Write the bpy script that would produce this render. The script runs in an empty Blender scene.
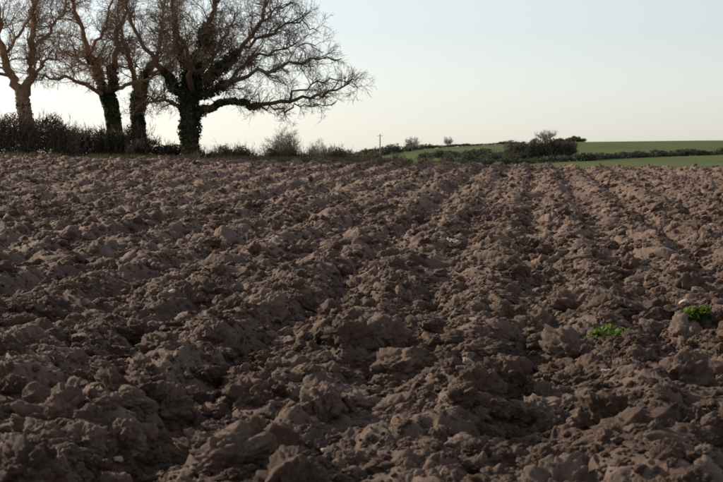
import bpy, bmesh, math, random
import numpy as np
from mathutils import Vector, noise as mnoise
random.seed(7)
RNG = np.random.default_rng(7)
scene = bpy.context.scene

# ------------------------------------------------------------------ helpers
def link(o):
    scene.collection.objects.link(o); return o

def mesh_np(name, verts, faces, smooth=True, mat=None, attrs=None):
    """verts (n,3), faces (m,k) constant k"""
    me = bpy.data.meshes.new(name)
    verts = np.ascontiguousarray(verts, dtype=np.float32)
    faces = np.ascontiguousarray(faces, dtype=np.int32)
    m, k = faces.shape
    me.vertices.add(len(verts)); me.vertices.foreach_set('co', verts.ravel())
    me.loops.add(m*k); me.loops.foreach_set('vertex_index', faces.ravel())
    me.polygons.add(m)
    me.polygons.foreach_set('loop_start', np.arange(m, dtype=np.int32)*k)
    me.polygons.foreach_set('loop_total', np.full(m, k, dtype=np.int32))
    me.update(calc_edges=True)
    me.polygons.foreach_set('use_smooth', np.full(m, smooth, dtype=bool))
    if attrs:
        for an, arr in attrs.items():
            a = me.attributes.new(an, 'FLOAT', 'POINT')
            a.data.foreach_set('value', np.ascontiguousarray(arr, dtype=np.float32))
    if mat: me.materials.append(mat)
    return me

def obj(name, me, parent=None):
    o = bpy.data.objects.new(name, me); link(o)
    if parent: o.parent = parent
    return o

def empty(name, loc=(0,0,0)):
    o = bpy.data.objects.new(name, None); o.location = (0,0,0); o.empty_display_size = .3
    return link(o)

def _h(ix, iy, seed):
    a = (ix.astype(np.int64)*374761393 + iy.astype(np.int64)*668265263 + seed*1442695041) & 0xFFFFFFFF
    a = ((a ^ (a >> 13))*1274126177) & 0xFFFFFFFF
    a = ((a ^ (a >> 16))*2246822519) & 0xFFFFFFFF
    a = a ^ (a >> 15)
    return (a & 0xFFFFFF).astype(np.float64)/0xFFFFFF

def vnoise(x, y, seed=0):
    ix = np.floor(x); iy = np.floor(y); fx = x-ix; fy = y-iy
    ix = ix.astype(np.int64); iy = iy.astype(np.int64)
    ux = fx*fx*fx*(fx*(fx*6-15)+10); uy = fy*fy*fy*(fy*(fy*6-15)+10)
    a = _h(ix,iy,seed); b=_h(ix+1,iy,seed); c=_h(ix,iy+1,seed); d=_h(ix+1,iy+1,seed)
    return (a+(b-a)*ux)*(1-uy)+(c+(d-c)*ux)*uy   # 0..1

def worley(x, y, seed=0):
    ix = np.floor(x).astype(np.int64); iy = np.floor(y).astype(np.int64)
    f1 = np.full(x.shape, 9.0); f2 = np.full(x.shape, 9.0); rid = np.zeros(x.shape)
    for dx in (-1,0,1):
        for dy in (-1,0,1):
            cx = ix+dx; cy = iy+dy
            px = cx+_h(cx,cy,seed); py = cy+_h(cx,cy,seed+11)
            d = np.sqrt((px-x)**2+(py-y)**2)
            r = _h(cx,cy,seed+23)
            near = d < f1
            f2 = np.where(near, f1, np.minimum(f2, d))
            rid = np.where(near, r, rid)
            f1 = np.where(near, d, f1)
    return f1, f2, rid

def sstep(a,b,x):
    t = np.clip((x-a)/(b-a),0,1); return t*t*(3-2*t)

# ------------------------------------------------------------------ terrain shape
def terrain(x, y):
    x = np.asarray(x, float); y = np.asarray(y, float)
    crest = np.interp(x, [-40,-14,0,14,40],[1.64,1.60,1.38,1.10,.9])
    near = crest*np.clip(y,-20,62)/62
    drop = np.where(y>62, 0.0009*np.minimum(y-62,60)**2, 0)
    near = near - drop
    hill = np.interp(x, [-200,-60,-25,-8,21,45,73,133,300],[-5,-4,-1.0,2.4,4.9,6.4,7.4,8.1,9.5])
    foot = np.interp(x, [-60,-10,10,40],[-4.5,-3,-1.0,0.0])
    t = np.clip((y-230)/380,0,1)
    t = t + 0.06*np.sin(t*math.pi*2+x*0.02)
    far = foot+(hill-foot)*np.clip(t,0,1)
    back = sstep(640,1100,y)
    far = far*(1-back) + (-5)*back
    k = sstep(95,200,y)
    return near*(1-k)+far*k

VA = math.radians(6.0)      # furrow heading, to the right of +Y
def soil(x, y):
    """height of the ploughed surface and 'dryness' value"""
    wx = (vnoise(x*1.1,y*1.1,3)-.5)*.55 + (vnoise(x*3.7,y*3.7,4)-.5)*.20 + (vnoise(x*11,y*11,41)-.5)*.06
    wy = (vnoise(x*1.1,y*1.1,5)-.5)*.55 + (vnoise(x*3.7,y*3.7,6)-.5)*.20 + (vnoise(x*11,y*11,42)-.5)*.06
    X = x+wx; Y = y+wy
    u = x*math.cos(VA)-y*math.sin(VA) + wx*.35
    ph = u/0.95
    fr = ph-np.floor(ph)
    ridge = np.where(fr<.66, fr/.66, (1-fr)/.34)
    ridge = ridge*ridge*(3-2*ridge)
    amp = .09+.07*vnoise(x*.35,y*.12,8)
    h = (ridge-.5)*amp
    # sunken wheel-track furrow every few metres
    uu = u/3.8 - np.floor(u/3.8) - .5
    h += -.07*np.exp(-(uu*3.8/.22)**2) + .02
    h += (vnoise(x*.5,y*.5,9)-.5)*.10 + (vnoise(x*1.6,y*1.6,10)-.5)*.10
    def dome(cell, seed, rad, power=.6):
        f1,f2,r = worley(X/cell, Y/cell, seed)
        d = np.clip(1-(f1/rad)**2,0,1)**power
        edge = np.clip((f2-f1)*2.2,0,1)
        edge = edge*(2-edge)
        return d*(.25+.75*edge)*(.15+.85*r*r), r
    a, ra = dome(.44,20,.9); b, rb = dome(.18,31,.9); c, rc = dome(.08,45,.9); e, re = dome(.038,47,.9)
    h += .125*a + .060*b + .026*c + .009*e
    h += .018*(1-np.abs(vnoise(X*9,Y*9,50)*2-1)) + .009*(1-np.abs(vnoise(X*21,Y*21,51)*2-1))
    h += .006*vnoise(X*47,Y*47,52) + .003*vnoise(x*95,y*95,53)
    dry = .3*ra*a+.35*b+.3*c+.15*e + (vnoise(x*.9,y*.9,55)-.5)*.5
    return h-.10, dry

# ------------------------------------------------------------------ materials
def mat_new(name):
    m = bpy.data.materials.new(name); m.use_nodes = True
    nt = m.node_tree; b = nt.nodes['Principled BSDF']
    return m, nt, b
def N(nt, typ, **kw):
    n = nt.nodes.new(typ)
    for k,v in kw.items(): setattr(n,k,v)
    return n
def ramp(nt, stops):
    r = nt.nodes.new('ShaderNodeValToRGB')
    cr = r.color_ramp
    while len(cr.elements)<len(stops): cr.elements.new(.5)
    for e,(p,c) in zip(cr.elements,stops):
        e.position=p; e.color=(*c,1)
    return r

def soil_material(name, tint=1.0):
    m, nt, b = mat_new(name); L = nt.links.new
    tc = N(nt,'ShaderNodeTexCoord')
    n1 = N(nt,'ShaderNodeTexNoise'); n1.inputs['Scale'].default_value=2.3; n1.inputs['Detail'].default_value=8; n1.inputs['Roughness'].default_value=.65
    n2 = N(nt,'ShaderNodeTexNoise'); n2.inputs['Scale'].default_value=21; n2.inputs['Detail'].default_value=7; n2.inputs['Roughness'].default_value=.75
    n3 = N(nt,'ShaderNodeTexNoise'); n3.inputs['Scale'].default_value=105; n3.inputs['Detail'].default_value=4; n3.inputs['Roughness'].default_value=.8
    for n in (n1,n2,n3): L(tc.outputs['Object'], n.inputs['Vector'])
    r1 = ramp(nt, [(.3,(.056*tint,.029*tint,.017*tint)),(.5,(.125*tint,.071*tint,.045*tint)),(.68,(.215*tint,.132*tint,.088*tint))])
    L(n1.outputs['Fac'], r1.inputs['Fac'])
    r2 = ramp(nt, [(.32,(.45,.41,.38)),(.5,(.95,.95,.95)),(.7,(1.0,1.0,1.0))])
    L(n2.outputs['Fac'], r2.inputs['Fac'])
    mu = N(nt,'ShaderNodeMix',data_type='RGBA',blend_type='MULTIPLY'); mu.inputs[0].default_value=1
    L(r1.outputs['Color'], mu.inputs[6]); L(r2.outputs['Color'], mu.inputs[7])
    r3 = ramp(nt, [(.56,(0,0,0)),(.66,(1,1,1))]); L(n3.outputs['Fac'], r3.inputs['Fac'])
    at = N(nt,'ShaderNodeAttribute',attribute_name='dry')
    ad = N(nt,'ShaderNodeMath',operation='MULTIPLY_ADD'); ad.inputs[1].default_value=.65
    L(at.outputs['Fac'], ad.inputs[0])
    mm = N(nt,'ShaderNodeMath',operation='MULTIPLY'); mm.inputs[1].default_value=.4
    L(r3.outputs['Color'], mm.inputs[0]); L(mm.outputs[0], ad.inputs[2])
    cl = N(nt,'ShaderNodeClamp'); L(ad.outputs[0], cl.inputs[0])
    mx = N(nt,'ShaderNodeMix',data_type='RGBA'); L(cl.outputs[0], mx.inputs[0]); L(mu.outputs[2], mx.inputs[6])
    mx.inputs[7].default_value=(.40*tint,.285*tint,.215*tint,1)
    L(mx.outputs[2], b.inputs['Base Color'])
    b.inputs['Roughness'].default_value=.78
    b.inputs['Specular IOR Level'].default_value=.3
    bp = N(nt,'ShaderNodeBump'); bp.inputs['Strength'].default_value=.9; bp.inputs['Distance'].default_value=.03
    bp2 = N(nt,'ShaderNodeBump'); bp2.inputs['Strength'].default_value=1; bp2.inputs['Distance'].default_value=.009
    L(n2.outputs['Fac'], bp.inputs['Height']); L(n3.outputs['Fac'], bp2.inputs['Height'])
    L(bp.outputs['Normal'], bp2.inputs['Normal']); L(bp2.outputs['Normal'], b.inputs['Normal'])
    return m

def leaf_material(name, c1, c2, c3, trans=.25):
    m, nt, b = mat_new(name); L = nt.links.new
    g = N(nt,'ShaderNodeNewGeometry')
    r = ramp(nt, [(0,c1),(.5,c2),(1,c3)])
    L(g.outputs['Random Per Island'], r.inputs['Fac']); L(r.outputs['Color'], b.inputs['Base Color'])
    b.inputs['Roughness'].default_value=.6
    b.inputs['Specular IOR Level'].default_value=.25
    tr = N(nt,'ShaderNodeBsdfTranslucent'); L(r.outputs['Color'], tr.inputs['Color'])
    mx = N(nt,'ShaderNodeMixShader'); mx.inputs[0].default_value=trans
    L(b.outputs[0], mx.inputs[1]); L(tr.outputs[0], mx.inputs[2])
    L(mx.outputs[0], nt.nodes['Material Output'].inputs['Surface'])
    return m

def bark_material(name, c1, c2):
    m, nt, b = mat_new(name); L = nt.links.new
    tc = N(nt,'ShaderNodeTexCoord'); mp = N(nt,'ShaderNodeMapping'); mp.inputs['Scale'].default_value=(9,9,2)
    n = N(nt,'ShaderNodeTexNoise'); n.inputs['Scale'].default_value=1.5; n.inputs['Detail'].default_value=8
    L(tc.outputs['Object'], mp.inputs[0]); L(mp.outputs[0], n.inputs['Vector'])
    r = ramp(nt,[(.35,c1),(.65,c2)]); L(n.outputs['Fac'], r.inputs['Fac']); L(r.outputs['Color'], b.inputs['Base Color'])
    b.inputs['Roughness'].default_value=.9
    bp = N(nt,'ShaderNodeBump'); bp.inputs['Strength'].default_value=.8; bp.inputs['Distance'].default_value=.04
    L(n.outputs['Fac'], bp.inputs['Height']); L(bp.outputs['Normal'], b.inputs['Normal'])
    return m

M_soil = soil_material('ploughed_soil')
M_clod = soil_material('clod_soil', 1.05)
M_bark = bark_material('bark', (.10,.064,.036),(.22,.145,.085))
M_litbark = bark_material('lit_bark', (.17,.10,.055),(.36,.225,.13))  # brighter bark: the orange light on these trunks is in the colour
M_ivy = leaf_material('ivy_leaves',(.024,.036,.015),(.042,.058,.022),(.075,.09,.035))
M_hedge = leaf_material('hedge_leaves',(.06,.048,.027),(.10,.08,.045),(.15,.12,.07))
M_brown = leaf_material('russet_hedge_leaves',(.075,.05,.03),(.12,.085,.05),(.18,.13,.078))
M_dark = leaf_material('dark_hedge_leaves',(.03,.034,.018),(.05,.052,.026),(.08,.078,.04))
M_hazeh = leaf_material('far_hedge_leaves',(.05,.055,.038),(.075,.078,.052),(.105,.10,.068))  # for far hedges, distance haze mixed into the leaf colour
M_gorse = leaf_material('gorse_leaves',(.09,.085,.025),(.17,.145,.035),(.28,.22,.05))
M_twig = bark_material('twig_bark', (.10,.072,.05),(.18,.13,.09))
M_hazetwig = bark_material('hazed_twig_bark', (.20,.175,.155),(.28,.25,.22))  # paler, greyer twig bark: haze of distance painted into the colour
M_grass = leaf_material('verge_grass',(.14,.11,.055),(.19,.15,.08),(.11,.12,.045),.3)
M_weed = leaf_material('weed_leaves',(.07,.11,.02),(.12,.17,.03),(.19,.24,.05),.45)
M_straw = leaf_material('straw',(.2,.15,.09),(.28,.21,.13),(.34,.27,.17),.1)

# pasture terrain material
m, nt, b = mat_new('pasture'); L = nt.links.new
tc = N(nt,'ShaderNodeTexCoord')
n1 = N(nt,'ShaderNodeTexNoise'); n1.inputs['Scale'].default_value=.035; n1.inputs['Detail'].default_value=6
n2 = N(nt,'ShaderNodeTexNoise'); n2.inputs['Scale'].default_value=1.3; n2.inputs['Detail'].default_value=6
L(tc.outputs['Object'],n1.inputs['Vector']); L(tc.outputs['Object'],n2.inputs['Vector'])
r1 = ramp(nt,[(.35,(.078,.100,.036)),(.65,(.112,.138,.052))]); L(n1.outputs['Fac'],r1.inputs['Fac'])
r2 = ramp(nt,[(.3,(.75,.75,.7)),(.7,(1,1,1))]); L(n2.outputs['Fac'],r2.inputs['Fac'])
mu = N(nt,'ShaderNodeMix',data_type='RGBA',blend_type='MULTIPLY'); mu.inputs[0].default_value=1
L(r1.outputs['Color'],mu.inputs[6]); L(r2.outputs['Color'],mu.inputs[7]); L(mu.outputs[2],b.inputs['Base Color'])
b.inputs['Roughness'].default_value=1; b.inputs['Specular IOR Level'].default_value=.05
M_past = m

# ------------------------------------------------------------------ terrain mesh
xs = np.concatenate([np.linspace(-2500,-220,20,endpoint=False), np.arange(-220,220,4.0), np.linspace(220,2500,20)])
ys = np.concatenate([np.linspace(-400,-20,8,endpoint=False), np.arange(-20,110,3.0), np.arange(110,1100,8.0), np.linspace(1100,5000,20)])
XX,YY = np.meshgrid(xs,ys); ZZ = terrain(XX,YY)
infield = (YY<70)&(YY>-15)&(np.abs(XX)<70)
ZZ = np.where(infield, ZZ-.55, ZZ)
def gridfaces(r,c):
    i = np.arange(r*c).reshape(r,c)
    return np.stack([i[:-1,:-1],i[:-1,1:],i[1:,1:],i[1:,:-1]],-1).reshape(-1,4)
V = np.stack([XX,YY,ZZ],-1).reshape(-1,3)
obj('pasture_terrain', mesh_np('pasture_terrain',V,gridfaces(*XX.shape),True,M_past))

# ------------------------------------------------------------------ ploughed field
def field_part(d0,d1,rows,cols,half):
    d = d0*np.exp(np.linspace(0,math.log(d1/d0),rows))
    t = np.linspace(-1,1,cols)
    D,TT = np.meshgrid(d,t,indexing='ij')
    X = TT*(D*half+.8); Y = D
    X = X+ (RNG.random(X.shape)-.5)*.3*(2*(D*half)/cols)
    h,dry = soil(X.ravel(),Y.ravel())
    h=h.reshape(X.shape)
    Z = terrain(X,Y)+h
    return np.stack([X,Y,Z],-1).reshape(-1,3), gridfaces(rows,cols), dry
V,F,dry = field_part(5,71,1500,1050,.28)
obj('ploughed_field', mesh_np('ploughed_field',V,F,True,M_soil,{'dry':dry}))
# coarser remainder of the field either side
def side(sgn):
    d = np.linspace(-14,71,280); t = np.linspace(0,1,150)
    D,TT = np.meshgrid(d,t,indexing='ij')
    x0 = np.where(D>5, D*.28+.75, 0)
    X = sgn*(x0+(66-x0)*TT**1.5); Y = D
    h,dr = soil(X.ravel(),Y.ravel())
    Z = terrain(X,Y)+h.reshape(X.shape)-.03
    F = gridfaces(*X.shape)
    if sgn<0: F=F[:,::-1]
    return np.stack([X,Y,Z],-1).reshape(-1,3),F,dr
Va,Fa,da = side(1); Vb,Fb,db = side(-1)
obj('ploughed_field_margin', mesh_np('ploughed_field_margin',np.vstack([Va,Vb]),np.vstack([Fa,Fb+len(Va)]),True,M_soil,{'dry':np.concatenate([da,db])}))

# ------------------------------------------------------------------ clods
def proto(sub, seed):
    bm = bmesh.new(); bmesh.ops.create_icosphere(bm, subdivisions=sub, radius=1)
    off = Vector((seed*13.1, seed*7.7, seed*3.3))
    for v in bm.verts:
        p = v.co.copy(); n = p.normalized()
        n2 = n+Vector((mnoise.noise(n*3+off),mnoise.noise(n*3+off*2),mnoise.noise(n*3-off)))*.25
        vd,_ = mnoise.voronoi(n2*1.25+off)
        r = .70 + .44*(vd[1]-vd[0])
        vd,_ = mnoise.voronoi(n2*3.1+off)
        r += .20*(vd[1]-vd[0])-.05
        r += .30*(mnoise.noise(n*1.4+off))
        if sub>=4:
            vd,_ = mnoise.voronoi(n2*7+off)
            r += .11*(vd[1]-vd[0])-.03
            r += .05*(1-abs(mnoise.noise(n*8+off)*2)) + .05*mnoise.noise(n*17+off)
        v.co = n*r
    bm.verts.index_update()
    V = np.array([v.co[:] for v in bm.verts]); F = np.array([[v.index for v in f.verts] for f in bm.faces])
    bm.free(); return V,F
protos = {s:[proto(s,k+1) for k in range(12)] for s in (2,3,4,5)}

def rotmats(n, tilt=.6):
    a = RNG.random(n)*2*math.pi; bx=(RNG.random(n)-.5)*2*tilt; by=(RNG.random(n)-.5)*2*tilt
    ca,sa=np.cos(a),np.sin(a); cx,sx=np.cos(bx),np.sin(bx); cy,sy=np.cos(by),np.sin(by)
    z=np.zeros(n); o=np.ones(n)
    Rz=np.stack([ca,-sa,z,sa,ca,z,z,z,o],-1).reshape(n,3,3)
    Rx=np.stack([o,z,z,z,cx,-sx,z,sx,cx],-1).reshape(n,3,3)
    Ry=np.stack([cy,z,sy,z,o,z,-sy,z,cy],-1).reshape(n,3,3)
    return Rx@Ry@Rz

def scatter(d0,d1,density,smin,smax,sub,alpha=2.2,half=.27):
    area = half*(d1*d1-d0*d0)+1.2*(d1-d0)
    n = int(area*density)
    y = np.sqrt(RNG.random(n)*(d1*d1-d0*d0)+d0*d0)
    x = (RNG.random(n)*2-1)*(y*half+.6)
    keep = vnoise(x*1.3,y*1.3,77)*.7+RNG.random(n)*.6 > .40
    x=x[keep];y=y[keep];n=len(x)
    u = RNG.random(n)
    s = (smin**(-alpha)+(smax**(-alpha)-smin**(-alpha))*u)**(-1/alpha)
    h,dr = soil(x,y); z = terrain(x,y)+h
    sc = np.stack([s*(.8+.6*RNG.random(n)), s*(.75+.5*RNG.random(n)), s*(.5+.4*RNG.random(n))],-1)
    R = rotmats(n)
    pid = RNG.integers(0,12,n)
    Vs=[];Fs=[];Ds=[];off=0
    dv = RNG.random(n)**2*.9-.15
    for k in range(12):
        P,F = protos[sub][k]; sel = np.where(pid==k)[0]
        if len(sel)==0: continue
        W = np.einsum('nij,nvj->nvi', R[sel], P[None]*sc[sel][:,None,:])
        W[:,:,0]+=x[sel][:,None]; W[:,:,1]+=y[sel][:,None]; W[:,:,2]+=(z[sel]+s[sel]*.05)[:,None]
        nv=len(P)
        Vs.append(W.reshape(-1,3)); Fs.append((F[None]+(np.arange(len(sel))*nv)[:,None,None]+off).reshape(-1,3))
        Ds.append(np.repeat(dv[sel],nv)); off+=nv*len(sel)
    return np.vstack(Vs),np.vstack(Fs),np.concatenate(Ds)
parts=[scatter(5,14,2.6,.14,.23,5,1.5), scatter(5,12,10,.07,.14,5,2.0), scatter(5,15,85,.026,.08,4), scatter(5,17,560,.008,.03,2,1.8),
       scatter(12,30,13,.06,.15,4,2.1), scatter(15,32,55,.025,.07,3), scatter(30,69,10,.05,.12,3,2.2), scatter(30,69,16,.03,.06,2)]
off=0;Vs=[];Fs=[];Ds=[]
for v,f,d in parts:
    Vs.append(v);Fs.append(f+off);Ds.append(d);off+=len(v)
obj('soil_clods', mesh_np('soil_clods',np.vstack(Vs),np.vstack(Fs),True,M_clod,{'dry':np.concatenate(Ds)}))
print('clod verts',off)

# ------------------------------------------------------------------ tubes / trees
class Tubes:
    def __init__(s): s.g={}
    def add(s,pts,rad,sides):
        s.g.setdefault((len(pts),sides),[]).append((pts,rad))
    def build(s):
        Vs=[];Fs=[];off=0
        for (n,k),lst in s.g.items():
            P=np.array([[tuple(p) for p in a] for a,_ in lst]); R=np.array([r for _,r in lst])
            T=np.gradient(P,axis=1); T/=np.linalg.norm(T,axis=2,keepdims=True)+1e-9
            ref=np.where(np.abs(T[:,:1,2:3])>.8,np.array([1.,0,0]),np.array([0,0,1.]))
            ref=np.broadcast_to(ref,T.shape)
            U=np.cross(T,ref);U/=np.linalg.norm(U,axis=2,keepdims=True)+1e-9
            W=np.cross(T,U)
            ang=np.arange(k)*2*math.pi/k
            ring=P[:,:,None,:]+R[:,:,None,None]*(U[:,:,None,:]*np.cos(ang)[None,None,:,None]+W[:,:,None,:]*np.sin(ang)[None,None,:,None])
            B=len(lst)
            idx=np.arange(B*n*k).reshape(B,n,k)
            a=idx[:,:-1];b_=idx[:,1:]
            F=np.stack([a,np.roll(a,-1,2),np.roll(b_,-1,2),b_],-1).reshape(-1,4)
            Vs.append(ring.reshape(-1,3));Fs.append(F+off);off+=B*n*k
        return np.vstack(Vs),np.vstack(Fs)

def rv(): return Vector((random.gauss(0,1),random.gauss(0,1),random.gauss(0,1)))
def smooth_poly(pts, rads, per=3, jit=.04):
    out=[];ro=[]
    n=len(pts)
    for i in range(n-1):
        p0=pts[max(i-1,0)];p1=pts[i];p2=pts[i+1];p3=pts[min(i+2,n-1)]
        for j in range(per):
            t=j/per
            q=.5*((2*p1)+(p2-p0)*t+(2*p0-5*p1+4*p2-p3)*t*t+(3*p1-p0-3*p2+p3)*t**3)
            if i or j: q=q+rv()*jit
            out.append(q);ro.append(rads[i]*(1-t)+rads[i+1]*t)
    out.append(pts[-1]);ro.append(rads[-1])
    return out,ro

def grow(T, pts, rads, level, P, fl=1.0):
    if level>=len(P['space']): return
    seg=[(pts[i+1]-pts[i]).length for i in range(len(pts)-1)]
    Ltot=sum(seg)
    n=max(1,int(Ltot/P['space'][level]*random.uniform(.8,1.2)))
    t0=P['start'][level]
    for _ in range(n):
        t=t0+(1-t0)*random.random()
        s=t*Ltot;i=0
        while i<len(seg)-1 and s>seg[i]: s-=seg[i];i+=1
        f=min(1,s/max(seg[i],1e-6))
        p=pts[i].lerp(pts[i+1],f); r=rads[i]*(1-f)+rads[i+1]*f
        d=(pts[i+1]-pts[i]).normalized()
        a=math.radians(random.uniform(*P['angle']))
        side=d.cross(rv()).normalized()
        nd=(d*math.cos(a)+side*math.sin(a)).normalized()
        if level==0 and nd.z<-.1: nd.z*=.3; nd.normalize()
        ln=P['len'][level]*(1.15-.65*t)*random.uniform(.5,1.25)*fl
        npt=P['npt'][level]
        rr=max(P['rmin'],min(r*.62,P['rad'][level]*random.uniform(.8,1.15)))
        q=[p];dd=nd
        for j in range(npt-1):
            dd=(dd+rv()*P['wig']+Vector((0,0,P['up'][level]*(j+.3)/npt))).normalized()
            q.append(q[-1]+dd*ln/(npt-1))
        R=[rr+(P['rmin']*.8-rr)*(j/(npt-1)) for j in range(npt)]
        T.add(q,R,P['sides'][level])
        grow(T,q,R,level+1,P,.5+.5*fl)

def leaves(centers, size, nrm=None):
    n=len(centers)
    a=RNG.normal(size=(n,3)); a/=np.linalg.norm(a,axis=1,keepdims=True)
    c=RNG.normal(size=(n,3)); b_=np.cross(a,c); b_/=np.linalg.norm(b_,axis=1,keepdims=True)
    s=(size*(.6+.8*RNG.random(n)))[:,None]
    nn=np.cross(a,b_)*s*.25
    v=np.stack([centers-a*s, centers+b_*s*.55+nn, centers+a*s, centers-b_*s*.55+nn],1).reshape(-1,3)
    f=np.arange(n*4).reshape(n,4)
    return v,f

PT=dict(space=[.20,.12,.10],start=[.14,.12,.1],len=[1.95,.95,.42],npt=[7,5,4],rad=[.028,.013,.008],
        rmin=.0056,sides=[5,3,3],wig=.24,up=[.20,.14,.10],angle=(28,68))
def make_tree(name, d, limbs, ivy, params=PT, bark=M_bark, S=24.7, ivy_n=9000, ivy_leaf=.055):
    """limbs: list of polylines (across, up, depth_m, radius) in a local 1/S metre grid"""
    T=Tubes(); 
    def cv(p): return Vector(((p[0]-361.5)/S, d+p[2], 1.6+(158-p[1])/S))
    polys=[]
    for lb in limbs:
        tag=lb[0]; g = tag=='T'
        fl = 1.0 if tag in('T','L') else float(tag[1:])
        pts=[cv(p) for p in lb[1:]]; rad=[p[3]/S*(.9 if g else .76) for p in lb[1:]]
        q,r=smooth_poly(pts,rad,4,.015 if g else .07)
        T.add(q,r,14 if g else 8)
        polys.append((g,q,r))
        if not g: grow(T,q,r,0,params,fl)
    V,F=T.build()
    root=empty(name)
    obj('trunk_and_branches',mesh_np(name+'_wood',V,F,True,bark),root)
    if ivy:
        cs=[]
        for li,t0,t1,thick,w in ivy:
            g,q,r=polys[li]; n=int(ivy_n*w)
            A=np.array([tuple(p) for p in q]); Rr=np.array(r)
            t=(t0+(t1-t0)*RNG.random(n))*(len(q)-1)
            i=np.minimum(t.astype(int),len(q)-2); f=(t-i)[:,None]
            c=A[i]*(1-f)+A[i+1]*f; rr=Rr[i]
            lump=.25+1.5*vnoise(c[:,2]*2.2+li*7,c[:,0]*2.2,60)**2
            dirn=RNG.normal(size=(n,3)); dirn/=np.linalg.norm(dirn,axis=1,keepdims=True)
            lump2=.5+vnoise(dirn[:,0]*2+c[:,2]*2,dirn[:,1]*2+5,61)
            c=c+dirn*(rr+thick*lump*lump2*(RNG.random(n)**.6))[:,None]
            cs.append(c)
        v,f=leaves(np.vstack(cs),ivy_leaf)
        obj('ivy',mesh_np(name+'_ivy',v,f,False,M_ivy),root)
    return root

L1=[
 ['T',(190,166,0,12),(190,155,0,9.5),(190,130,0,8.0),(189,105,0,7.6),(190,88,0,6.6),(192,74,0,5)],
 ['L.5',(193,116,0,4.6),(212,106,-.2,4.0),(240,103,-.4,3.3),(262,107,-.5,2.8),(290,101,-.4,2.3),(318,97,-.1,1.7),(340,88,0,1.1),(358,78,.1,.5)],
 ['L.85',(192,92,0,5),(212,74,.4,4.2),(238,50,.7,3.2),(258,24,.9,2.4),(268,-5,1,1.6),(274,-35,1,.8)],
 ['L',(192,78,0,5),(203,50,-.4,4),(214,15,-.8,3),(224,-20,-1,2),(232,-60,-1,.8)],
 ['L',(190,88,0,4.8),(180,52,.5,3.8),(172,15,1,2.8),(166,-25,1.3,1.8),(160,-60,1.5,.8)],
 ['L.85',(189,98,0,4.4),(168,78,-.6,3.6),(150,50,-1.2,2.7),(136,18,-1.6,1.9),(126,-15,-2,.8)],
 ['L.75',(194,100,0,4.0),(222,88,-.7,3.2),(252,78,-1.2,2.5),(284,68,-1.6,1.8),(312,62,-1.8,1.2),(342,62,-2,.6)],
 ['L.75',(238,50,.7,2.4),(262,38,.4,2.0),(284,27,.1,1.5),(302,24,0,1.0),(318,32,0,.6)],
 ['L.5',(188,112,0,2.4),(170,101,.3,2.0),(154,98,.7,1.5),(140,104,1,1.0),(130,112,1.2,.6)],
 ['L.9',(191,90,0,4.2),(200,66,1.6,3.4),(212,44,3.2,2.4),(220,20,4.6,1.6),(226,0,5.8,.7)],
 ['L.9',(191,90,0,4.2),(196,66,-1.6,3.4),(190,44,-3.0,2.4),(186,20,-4.2,1.6),(184,-5,-5.4,.7)],
 ['L.75',(222,88,-.7,2.2),(246,66,-.4,1.9),(270,54,0,1.4),(294,46,.2,1.0),(316,46,.3,.6)],
 ['L.75',(256,26,.9,1.7),(270,14,.6,1.4),(284,6,.4,1.0),(296,4,.4,.6)],
 ['L.38',(262,107,-.5,1.4),(282,110,-.4,1.1),(302,107,-.3,.9),(320,107,-.2,.7),(336,102,0,.5)],
 ['L.52',(290,101,-.4,1.5),(308,88,-.3,1.2),(326,80,-.1,.9),(344,80,0,.7),(358,88,0,.5)],
]
make_tree('oak_tree',66,L1,[(0,.25,1,.15,1.1),(1,0,.4,.08,.25),(2,0,.38,.26,.5),(3,0,.4,.26,.5),(4,0,.3,.16,.3),(5,0,.3,.14,.25),(6,0,.25,.16,.2)])

L2=[
 ['T',(106,166,0,11),(105,150,0,8.8),(103,125,0,7.6),(100,104,0,7.4),(96,90,0,6)],
 ['L.9',(98,98,0,6.2),(88,74,.3,5.0),(76,48,.5,4),(66,20,.6,3),(58,-10,.7,2),(50,-40,.8,.8)],
 ['L.9',(98,96,0,6),(104,66,-.5,4.8),(112,36,-.9,3.6),(118,6,-1.2,2.4),(122,-30,-1.4,.9)],
 ['L.8',(76,48,.5,2.6),(90,24,.9,2.2),(98,0,1.2,1.6),(104,-30,1.3,.8)],
 ['L.65',(96,94,0,3.4),(78,82,-1,2.7),(60,76,-1.8,2),(44,78,-2.4,1.3),(32,82,-2.8,.6)],
 ['L.8',(88,74,.3,2.8),(70,60,1.5,2.2),(54,46,2.6,1.6),(42,26,3.4,.8)],
 ['L.75',(99,90,0,3.2),(120,78,1.2,2.4),(140,70,2.2,1.8),(156,68,3,.8)],
]
make_tree('sycamore_tree',69,L2,[(0,.3,1,.11,.9),(1,0,.4,.08,.25),(2,0,.3,.08,.2)],bark=M_litbark)
L3=[
 ['T',(124,166,0,8.5),(124,150,0,6.8),(122,125,0,6),(121,104,0,5.6),(122,90,0,5)],
 ['L.85',(122,94,0,5),(130,70,.3,4),(138,46,.6,3),(144,20,.8,2),(150,-10,1,1.2),(154,-40,1,.6)],
 ['L.85',(122,92,0,4.6),(118,66,-.6,3.6),(112,40,-1.1,2.6),(108,12,-1.4,1.6),(104,-20,-1.6,.8)],
 ['L.85',(130,70,.3,2.6),(148,60,1,2),(164,44,1.6,1.5),(176,24,2,.7)],
 ['L.5',(122,104,0,2.4),(138,96,-.8,1.9),(152,94,-1.4,1.3),(162,98,-1.8,.6)],
]
make_tree('sycamore_tree.001',71,L3,[(0,.3,1,.13,.8),(1,0,.3,.10,.25)],bark=M_litbark)
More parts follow.
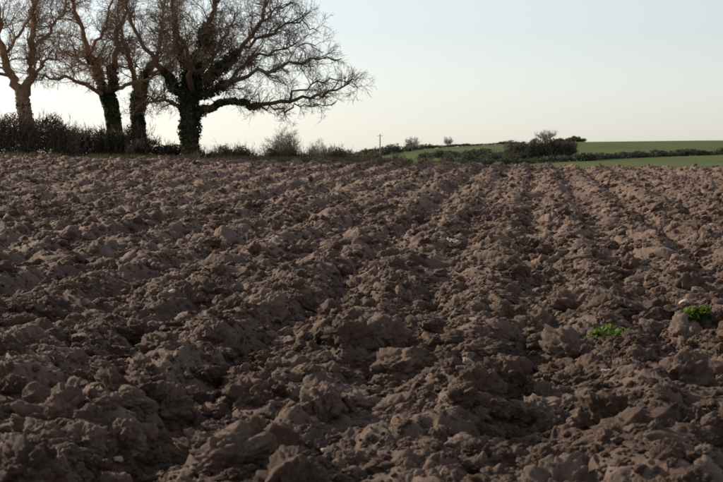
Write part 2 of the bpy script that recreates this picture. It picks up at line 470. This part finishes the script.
L4=[
 ['T',(24,166,0,11),(24,148,0,9),(22,122,0,8),(19,102,0,7.8),(17,90,0,7)],
 ['L.85',(15,94,0,7),(6,76,.2,6),(-2,52,.3,5),(-6,24,.4,3.6),(-10,-6,.5,2.2),(-14,-40,.5,.9)],
 ['L.85',(19,94,0,7),(28,74,-.2,6),(30,48,-.4,5),(33,20,-.6,3.6),(40,-10,-.8,2.2),(46,-45,-.8,.9)],
 ['L.85',(30,48,-.4,2.8),(44,30,.2,2.3),(56,10,.6,1.7),(66,-15,.9,.8)],
 ['L.65',(28,74,-.2,2.4),(46,62,-1,1.9),(60,56,-1.7,1.4),(76,54,-2.2,.6)],
 ['L.8',(-2,52,.3,2.6),(10,32,1.2,2.1),(16,10,1.9,1.5),(20,-15,2.4,.8)],
 ['L.6',(6,76,.2,2.4),(-12,66,-.6,1.9),(-28,54,-1.2,1.4),(-44,46,-1.6,.6)],
]
make_tree('sycamore_tree.002',67,L4,[(0,.35,.8,.05,.08)],bark=M_litbark)

# ------------------------------------------------------------------ hedges & shrubs
def hedge(name, blobs, n, leaf, mat, twigs=0, twigmat=M_twig, twig_len=.8, tr=.007):
    """blobs: (x,y,halfx,halfy,height) standing on the terrain"""
    B=np.array(blobs,float); w=B[:,2]*B[:,4]; w/=w.sum()
    k=RNG.choice(len(B),n,p=w); b_=B[k]
    d=RNG.normal(size=(n,3)); d/=np.linalg.norm(d,axis=1,keepdims=True)
    lump=.70+.6*vnoise(d[:,0]*2.2+b_[:,0]*1.7,d[:,2]*2.2+k*3.1,70)
    rr=(RNG.random(n)**.4)*lump
    x=b_[:,0]+d[:,0]*b_[:,2]*rr; y=b_[:,1]+d[:,1]*b_[:,3]*rr
    z=terrain(x,y)+b_[:,4]*(.45+.5*d[:,2]*rr)
    c=np.stack([x,y,np.maximum(z,terrain(x,y)+.02)],-1)
    v,f=leaves(c,leaf)
    root=empty(name)
    obj('leaves',mesh_np(name+'_leaves',v,f,False,mat),root)
    if twigs:
        T=Tubes()
        for _ in range(twigs):
            bb=B[RNG.choice(len(B),p=w)]
            x=bb[0]+random.uniform(-1,1)*bb[2]; y=bb[1]+random.uniform(-1,1)*bb[3]
            z0=float(terrain(x,y))+bb[4]*random.uniform(.0,.7)
            p=Vector((x,y,z0)); dd=(Vector((0,0,1))+rv()*.4).normalized(); q=[p]
            l=twig_len*random.uniform(.4,1.2)
            for j in range(4):
                dd=(dd+rv()*.18).normalized(); q.append(q[-1]+dd*l/4)
            T.add(q,[tr*2,tr*1.6,tr*1.2,tr,tr*.6],3)
            for m_ in range(3):
                i=random.randint(1,3); e=(dd+rv()*.6).normalized()
                T.add([q[i],q[i]+e*l*.2,q[i]+e*l*.38+Vector((0,0,.03))],[tr,tr*.8,tr*.5],3)
        V,F=T.build(); obj('stems',mesh_np(name+'_stems',V,F,True,twigmat),root)
    return root
def X(px,d): return (px-361.5)/1630*d

def run(p0,p1,d0,d1,n,hx,hy,h,jit=.25):
    out=[]
    for i in range(n):
        t=i/max(1,n-1); d=d0+(d1-d0)*t
        out.append((X(p0+(p1-p0)*t,d)+random.uniform(-.3,.3)*hx,d+random.uniform(-.3,.3)*hy,hx*random.uniform(.8,1.25),hy,h*random.uniform(1-jit,1+jit)))
    return out
hedge('russet_hedge', run(-60,66,65.3,66.5,9,.75,.6,1.8,.16), 21000,.042,M_brown,1100,twig_len=.7)
hedge('hawthorn_hedge', run(62,132,68,68.5,6,.6,.7,1.5,.18), 17000,.042,M_dark,700,twig_len=.7)
hedge('hawthorn_hedge.001', run(136,184,67,67.2,5,.5,.5,.85,.25), 7000,.04,M_dark,300,twig_len=.4)
hedge('bramble_hedge', run(200,345,69,72,19,.35,.4,.58,.4), 14000,.035,M_hedge,800,twig_len=.48,tr=.005)
hedge('bramble_hedge.001', run(345,445,74,80,11,.4,.4,.52,.4), 6000,.035,M_hedge,260,twig_len=.4,tr=.005)
# far hedgerows
hedge('hill_hedge', run(424,515,405,350,16,1.7,1.5,1.5,.35), 9000,.2,M_hazeh)
hedge('hill_hedge.001', run(585,760,280,385,30,2.0,1.2,1.3,.4), 12000,.2,M_hazeh)
hedge('hill_hedge.002', run(335,425,480,600,20,2.6,1.5,2.3,.5), 9000,.26,M_hazeh)
hedge('hill_hedge.003', run(400,590,262,285,40,1.3,1.2,1.1,.35), 9000,.15,M_hazeh)
hedge('hill_hedge.004', run(425,520,600,605,20,2.6,1.5,.9,.5), 5000,.2,M_hazeh)
hedge('copse', run(514,570,325,335,9,1.5,2.5,3.3,.35)+run(450,520,300,322,8,1.6,1.5,1.3,.3), 15000,.18,M_hazeh,600,M_twig,1.6,.02)
hedge('gorse_bushes', run(560,582,600,600,4,2.2,2,1.9,.3), 3000,.25,M_gorse)
hedge('gorse_bushes.001', run(364,376,400,400,3,1.2,1.2,2.2,.3), 1500,.2,M_gorse)
hedge('gorse_bushes.002', run(347,372,150,150,4,.8,.8,1.3,.3), 1500,.1,M_gorse)

# far bare trees
def bare_tree(name,px,d,h,w,seed):
    random.seed(seed)
    x=X(px,d); z=float(terrain(x,d)); T=Tubes()
    P=dict(space=[h*.03,h*.025],start=[.2,.15],len=[h*.28,h*.15],npt=[5,4],rad=[h*.006,h*.0035],rmin=h*.0016+.004,sides=[3,3],wig=.2,up=[.25,.15],angle=(25,60))
    base=Vector((x,d,z-.2)); top=base+Vector((0,0,h*.34))
    q,r=smooth_poly([base,base.lerp(top,.5),top],[h*.026,h*.022,h*.018],3,.01*h*.3); T.add(q,r,7)
    for i in range(12):
        a=i/12*2*math.pi+random.random(); s=random.uniform(.3,1)
        e=top+Vector((math.cos(a)*w*.45*s,math.sin(a)*w*.45*s,h*.60*random.uniform(.6,1)*(1.2-.45*s)))
        st=base.lerp(top,random.uniform(.6,1))
        mid=st.lerp(e,.5)+Vector((math.cos(a)*w*.08,math.sin(a)*w*.08,0))
        q,r=smooth_poly([st,mid,e],[h*.012,h*.008,h*.003],3,h*.01); T.add(q,r,5); grow(T,q,r,0,P)
    V,F=T.build(); root=empty(name)
    obj('trunk_and_branches',mesh_np(name+'_wood',V,F,True,M_hazetwig),root)
bare_tree('ash_tree',285,250,9.2,4.8,3)
bare_tree('ash_tree.001',546,600,5.6,9.5,4)
bare_tree('ash_tree.002',412,560,5.6,6.5,5)
bare_tree('ash_tree.003',222,300,7.0,5,6)
bare_tree('ash_tree.004',318,330,6.6,5,8)
bare_tree('ash_tree.005',448,600,4.0,6,9)
random.seed(11)
# utility pole
d=300; x=X(380,d); z=float(terrain(x,d)); T=Tubes()
T.add([Vector((x,d,z-.5)),Vector((x,d,z+4)),Vector((x,d,6.0))],[.12,.10,.08],8)
T.add([Vector((x-.5,d-.10,5.7)),Vector((x,d-.10,5.7)),Vector((x+.5,d-.10,5.7))],[.04,.04,.04],6)
V,F=T.build(); obj('utility_pole',mesh_np('utility_pole',V,F,True,M_hazetwig))

# ------------------------------------------------------------------ grass verge
def grass(name,n,xr,yr,hh,mat,dens=None):
    x=RNG.uniform(*xr,n); y=RNG.uniform(*yr,n)
    if dens is not None:
        k=vnoise(x*.8,y*.8,90)+RNG.random(n)*.4>dens; x=x[k];y=y[k];n=len(x)
    z=terrain(x,y)-.02
    h=hh*(.4+.9*RNG.random(n)); a=RNG.random(n)*2*math.pi; w=.006+.006*RNG.random(n)
    lx=RNG.normal(size=n)*.35*h; ly=RNG.normal(size=n)*.35*h
    c=np.stack([x,y,z],-1); s=np.stack([np.cos(a)*w,np.sin(a)*w,0*a],-1)
    mid=c+np.stack([lx*.35,ly*.35,h*.6],-1); tip=c+np.stack([lx,ly,h],-1)
    v=np.stack([c-s,c+s,mid+s*.7,tip,mid-s*.7],1).reshape(-1,3)
    f=np.arange(n*5).reshape(n,5)
    return obj(name,mesh_np(name,v,f,False,mat))
grass('verge_grass',36000,(-22,2),(63,67.5),.25,M_grass,.55)

# ------------------------------------------------------------------ weeds in the field
def weed(name,cx,cy,rad,n,h):
    k=7; sx=RNG.normal(cx,rad*.6,k); sy=RNG.normal(cy,rad*.4,k); j=RNG.integers(0,k,n)
    x=RNG.normal(sx[j],rad*.25,n); y=RNG.normal(sy[j],rad*.25,n)
    # rooted on the highest soil next to each shoot
    zz=[]
    for ox,oy in ((0,0),(.05,0),(-.05,0),(0,.05),(0,-.05)):
        hh,_=soil(x+ox,y+oy); zz.append(terrain(x+ox,y+oy)+hh)
    z=np.max(zz,axis=0)
    a=RNG.random(n)*2*math.pi; l=h*(.3+.6*RNG.random(n)); e=.1+.9*RNG.random(n)
    dx=np.cos(a)*np.cos(e);dy=np.sin(a)*np.cos(e);dz=np.sin(e)
    D=np.stack([dx,dy,dz],-1)*l[:,None]; S=np.stack([-np.sin(a),np.cos(a),0*a],-1)*(l*.22)[:,None]
    c=np.stack([x,y,z],-1)+np.stack([0*x,0*x,RNG.random(n)*h*.7],-1)
    v=np.stack([c-S*.3,c+S*.3,c+D*.55+S,c+D-np.array([0,0,.008]),c+D*.55-S],1).reshape(-1,3)
    f=np.arange(n*5).reshape(n,5)
    obj(name,mesh_np(name,v,f,False,M_weed))
weed('weed_plant',(614-361.5)/1630*11.3,11.3,.13,500,.085)
weed('weed_plant.001',(698-361.5)/1630*11.9,11.9,.08,320,.085)
weed('weed_plant.002',(516-361.5)/1630*12.6,12.6,.04,60,.05)
weed('weed_plant.003',(585-361.5)/1630*11.3,11.3,.04,50,.04)
# pieces of dead straw
n=700
y=np.sqrt(RNG.random(n)*(30**2-36)+36); x=(RNG.random(n)*2-1)*(y*.3+.5)
hh,_=soil(x,y); z=terrain(x,y)+hh+.012
a=RNG.random(n)*math.pi; l=.02+.07*RNG.random(n); t=(RNG.random(n)-.3)*.6
D=np.stack([np.cos(a)*l,np.sin(a)*l,l*t],-1); S=np.stack([-np.sin(a),np.cos(a),0*a],-1)*.0025
U=np.zeros_like(D);U[:,2]=.0025
c=np.stack([x,y,z],-1)
v=np.stack([c-D-S,c-D+S,c+U,c+D+S,c+D-S],1).reshape(-1,3)
obj('straw_litter',mesh_np('straw_litter',v,np.arange(n*5).reshape(n,5),False,M_straw))
# a few pale stones
m,nt,b=mat_new('pale_stone'); b.inputs['Roughness'].default_value=.8
nn=N(nt,'ShaderNodeTexNoise'); nn.inputs['Scale'].default_value=30
rr=ramp(nt,[(.3,(.26,.215,.175)),(.7,(.46,.39,.33))]); nt.links.new(nn.outputs['Fac'],rr.inputs['Fac']); nt.links.new(rr.outputs['Color'],b.inputs['Base Color'])
M_stone=m
Vs=[];Fs=[];off=0
spots=[(455,21.0,.13),(515,9.6,.05),(48,10.2,.045),(100,24,.06),(610,9.9,.04),(350,17,.04)]
spots+=[(random.uniform(-20,743),random.uniform(7.5,40),random.uniform(.015,.045)) for _ in range(150)]
for i,(px,d,s) in enumerate(spots):
    P,F=protos[4][i%12]; x=X(px,d); h,_=soil(np.array([x]),np.array([d]))
    R=rotmats(1)[0]; W=(P*np.array([s*1.3,s,s*.5]))@R.T+np.array([x,d,float(terrain(x,d))+h[0]+s*.5])
    Vs.append(W);Fs.append(F+off);off+=len(P)
obj('field_stones',mesh_np('field_stones',np.vstack(Vs),np.vstack(Fs),True,M_stone))

# ------------------------------------------------------------------ sky & sun
SUN_EL=28; SUN_AZ=-54     # azimuth from +Y, positive to the right
w=bpy.data.worlds.new('World'); scene.world=w; w.use_nodes=True
nt=w.node_tree; bg=nt.nodes['Background']
sky=nt.nodes.new('ShaderNodeTexSky'); sky.sky_type='NISHITA'; sky.sun_disc=False
sky.sun_elevation=math.radians(SUN_EL); sky.sun_rotation=math.radians(SUN_AZ)
sky.altitude=50; sky.air_density=1.0; sky.dust_density=.6; sky.ozone_density=2.2
hs=nt.nodes.new('ShaderNodeHueSaturation'); hs.inputs['Saturation'].default_value=.42
nt.links.new(sky.outputs[0],hs.inputs['Color'])
nt.links.new(hs.outputs[0],bg.inputs[0]); bg.inputs[1].default_value=.135
sl=bpy.data.lights.new('sun','SUN'); sl.energy=5.0; sl.angle=math.radians(.5); sl.color=(1,.87,.70)
so=bpy.data.objects.new('sun',sl); link(so)
az=math.radians(SUN_AZ); el=math.radians(SUN_EL)
dirv=Vector((math.sin(az)*math.cos(el),math.cos(az)*math.cos(el),math.sin(el)))
so.rotation_euler=dirv.to_track_quat('Z','Y').to_euler(); so.location=(-20,20,30)

# ------------------------------------------------------------------ camera
cam=bpy.data.cameras.new('camera'); co=bpy.data.objects.new('camera',cam); link(co)
cam.sensor_width=36; cam.lens=1630/723*36; cam.clip_start=.1; cam.clip_end=12000
co.location=(0,0,1.6); co.rotation_euler=(math.radians(90-2.91),0,0)
cam.dof.use_dof=True; cam.dof.focus_distance=17; cam.dof.aperture_fstop=7.1
scene.camera=co
scene.view_settings.view_transform='Standard'; scene.view_settings.look='None'; scene.view_settings.exposure=0
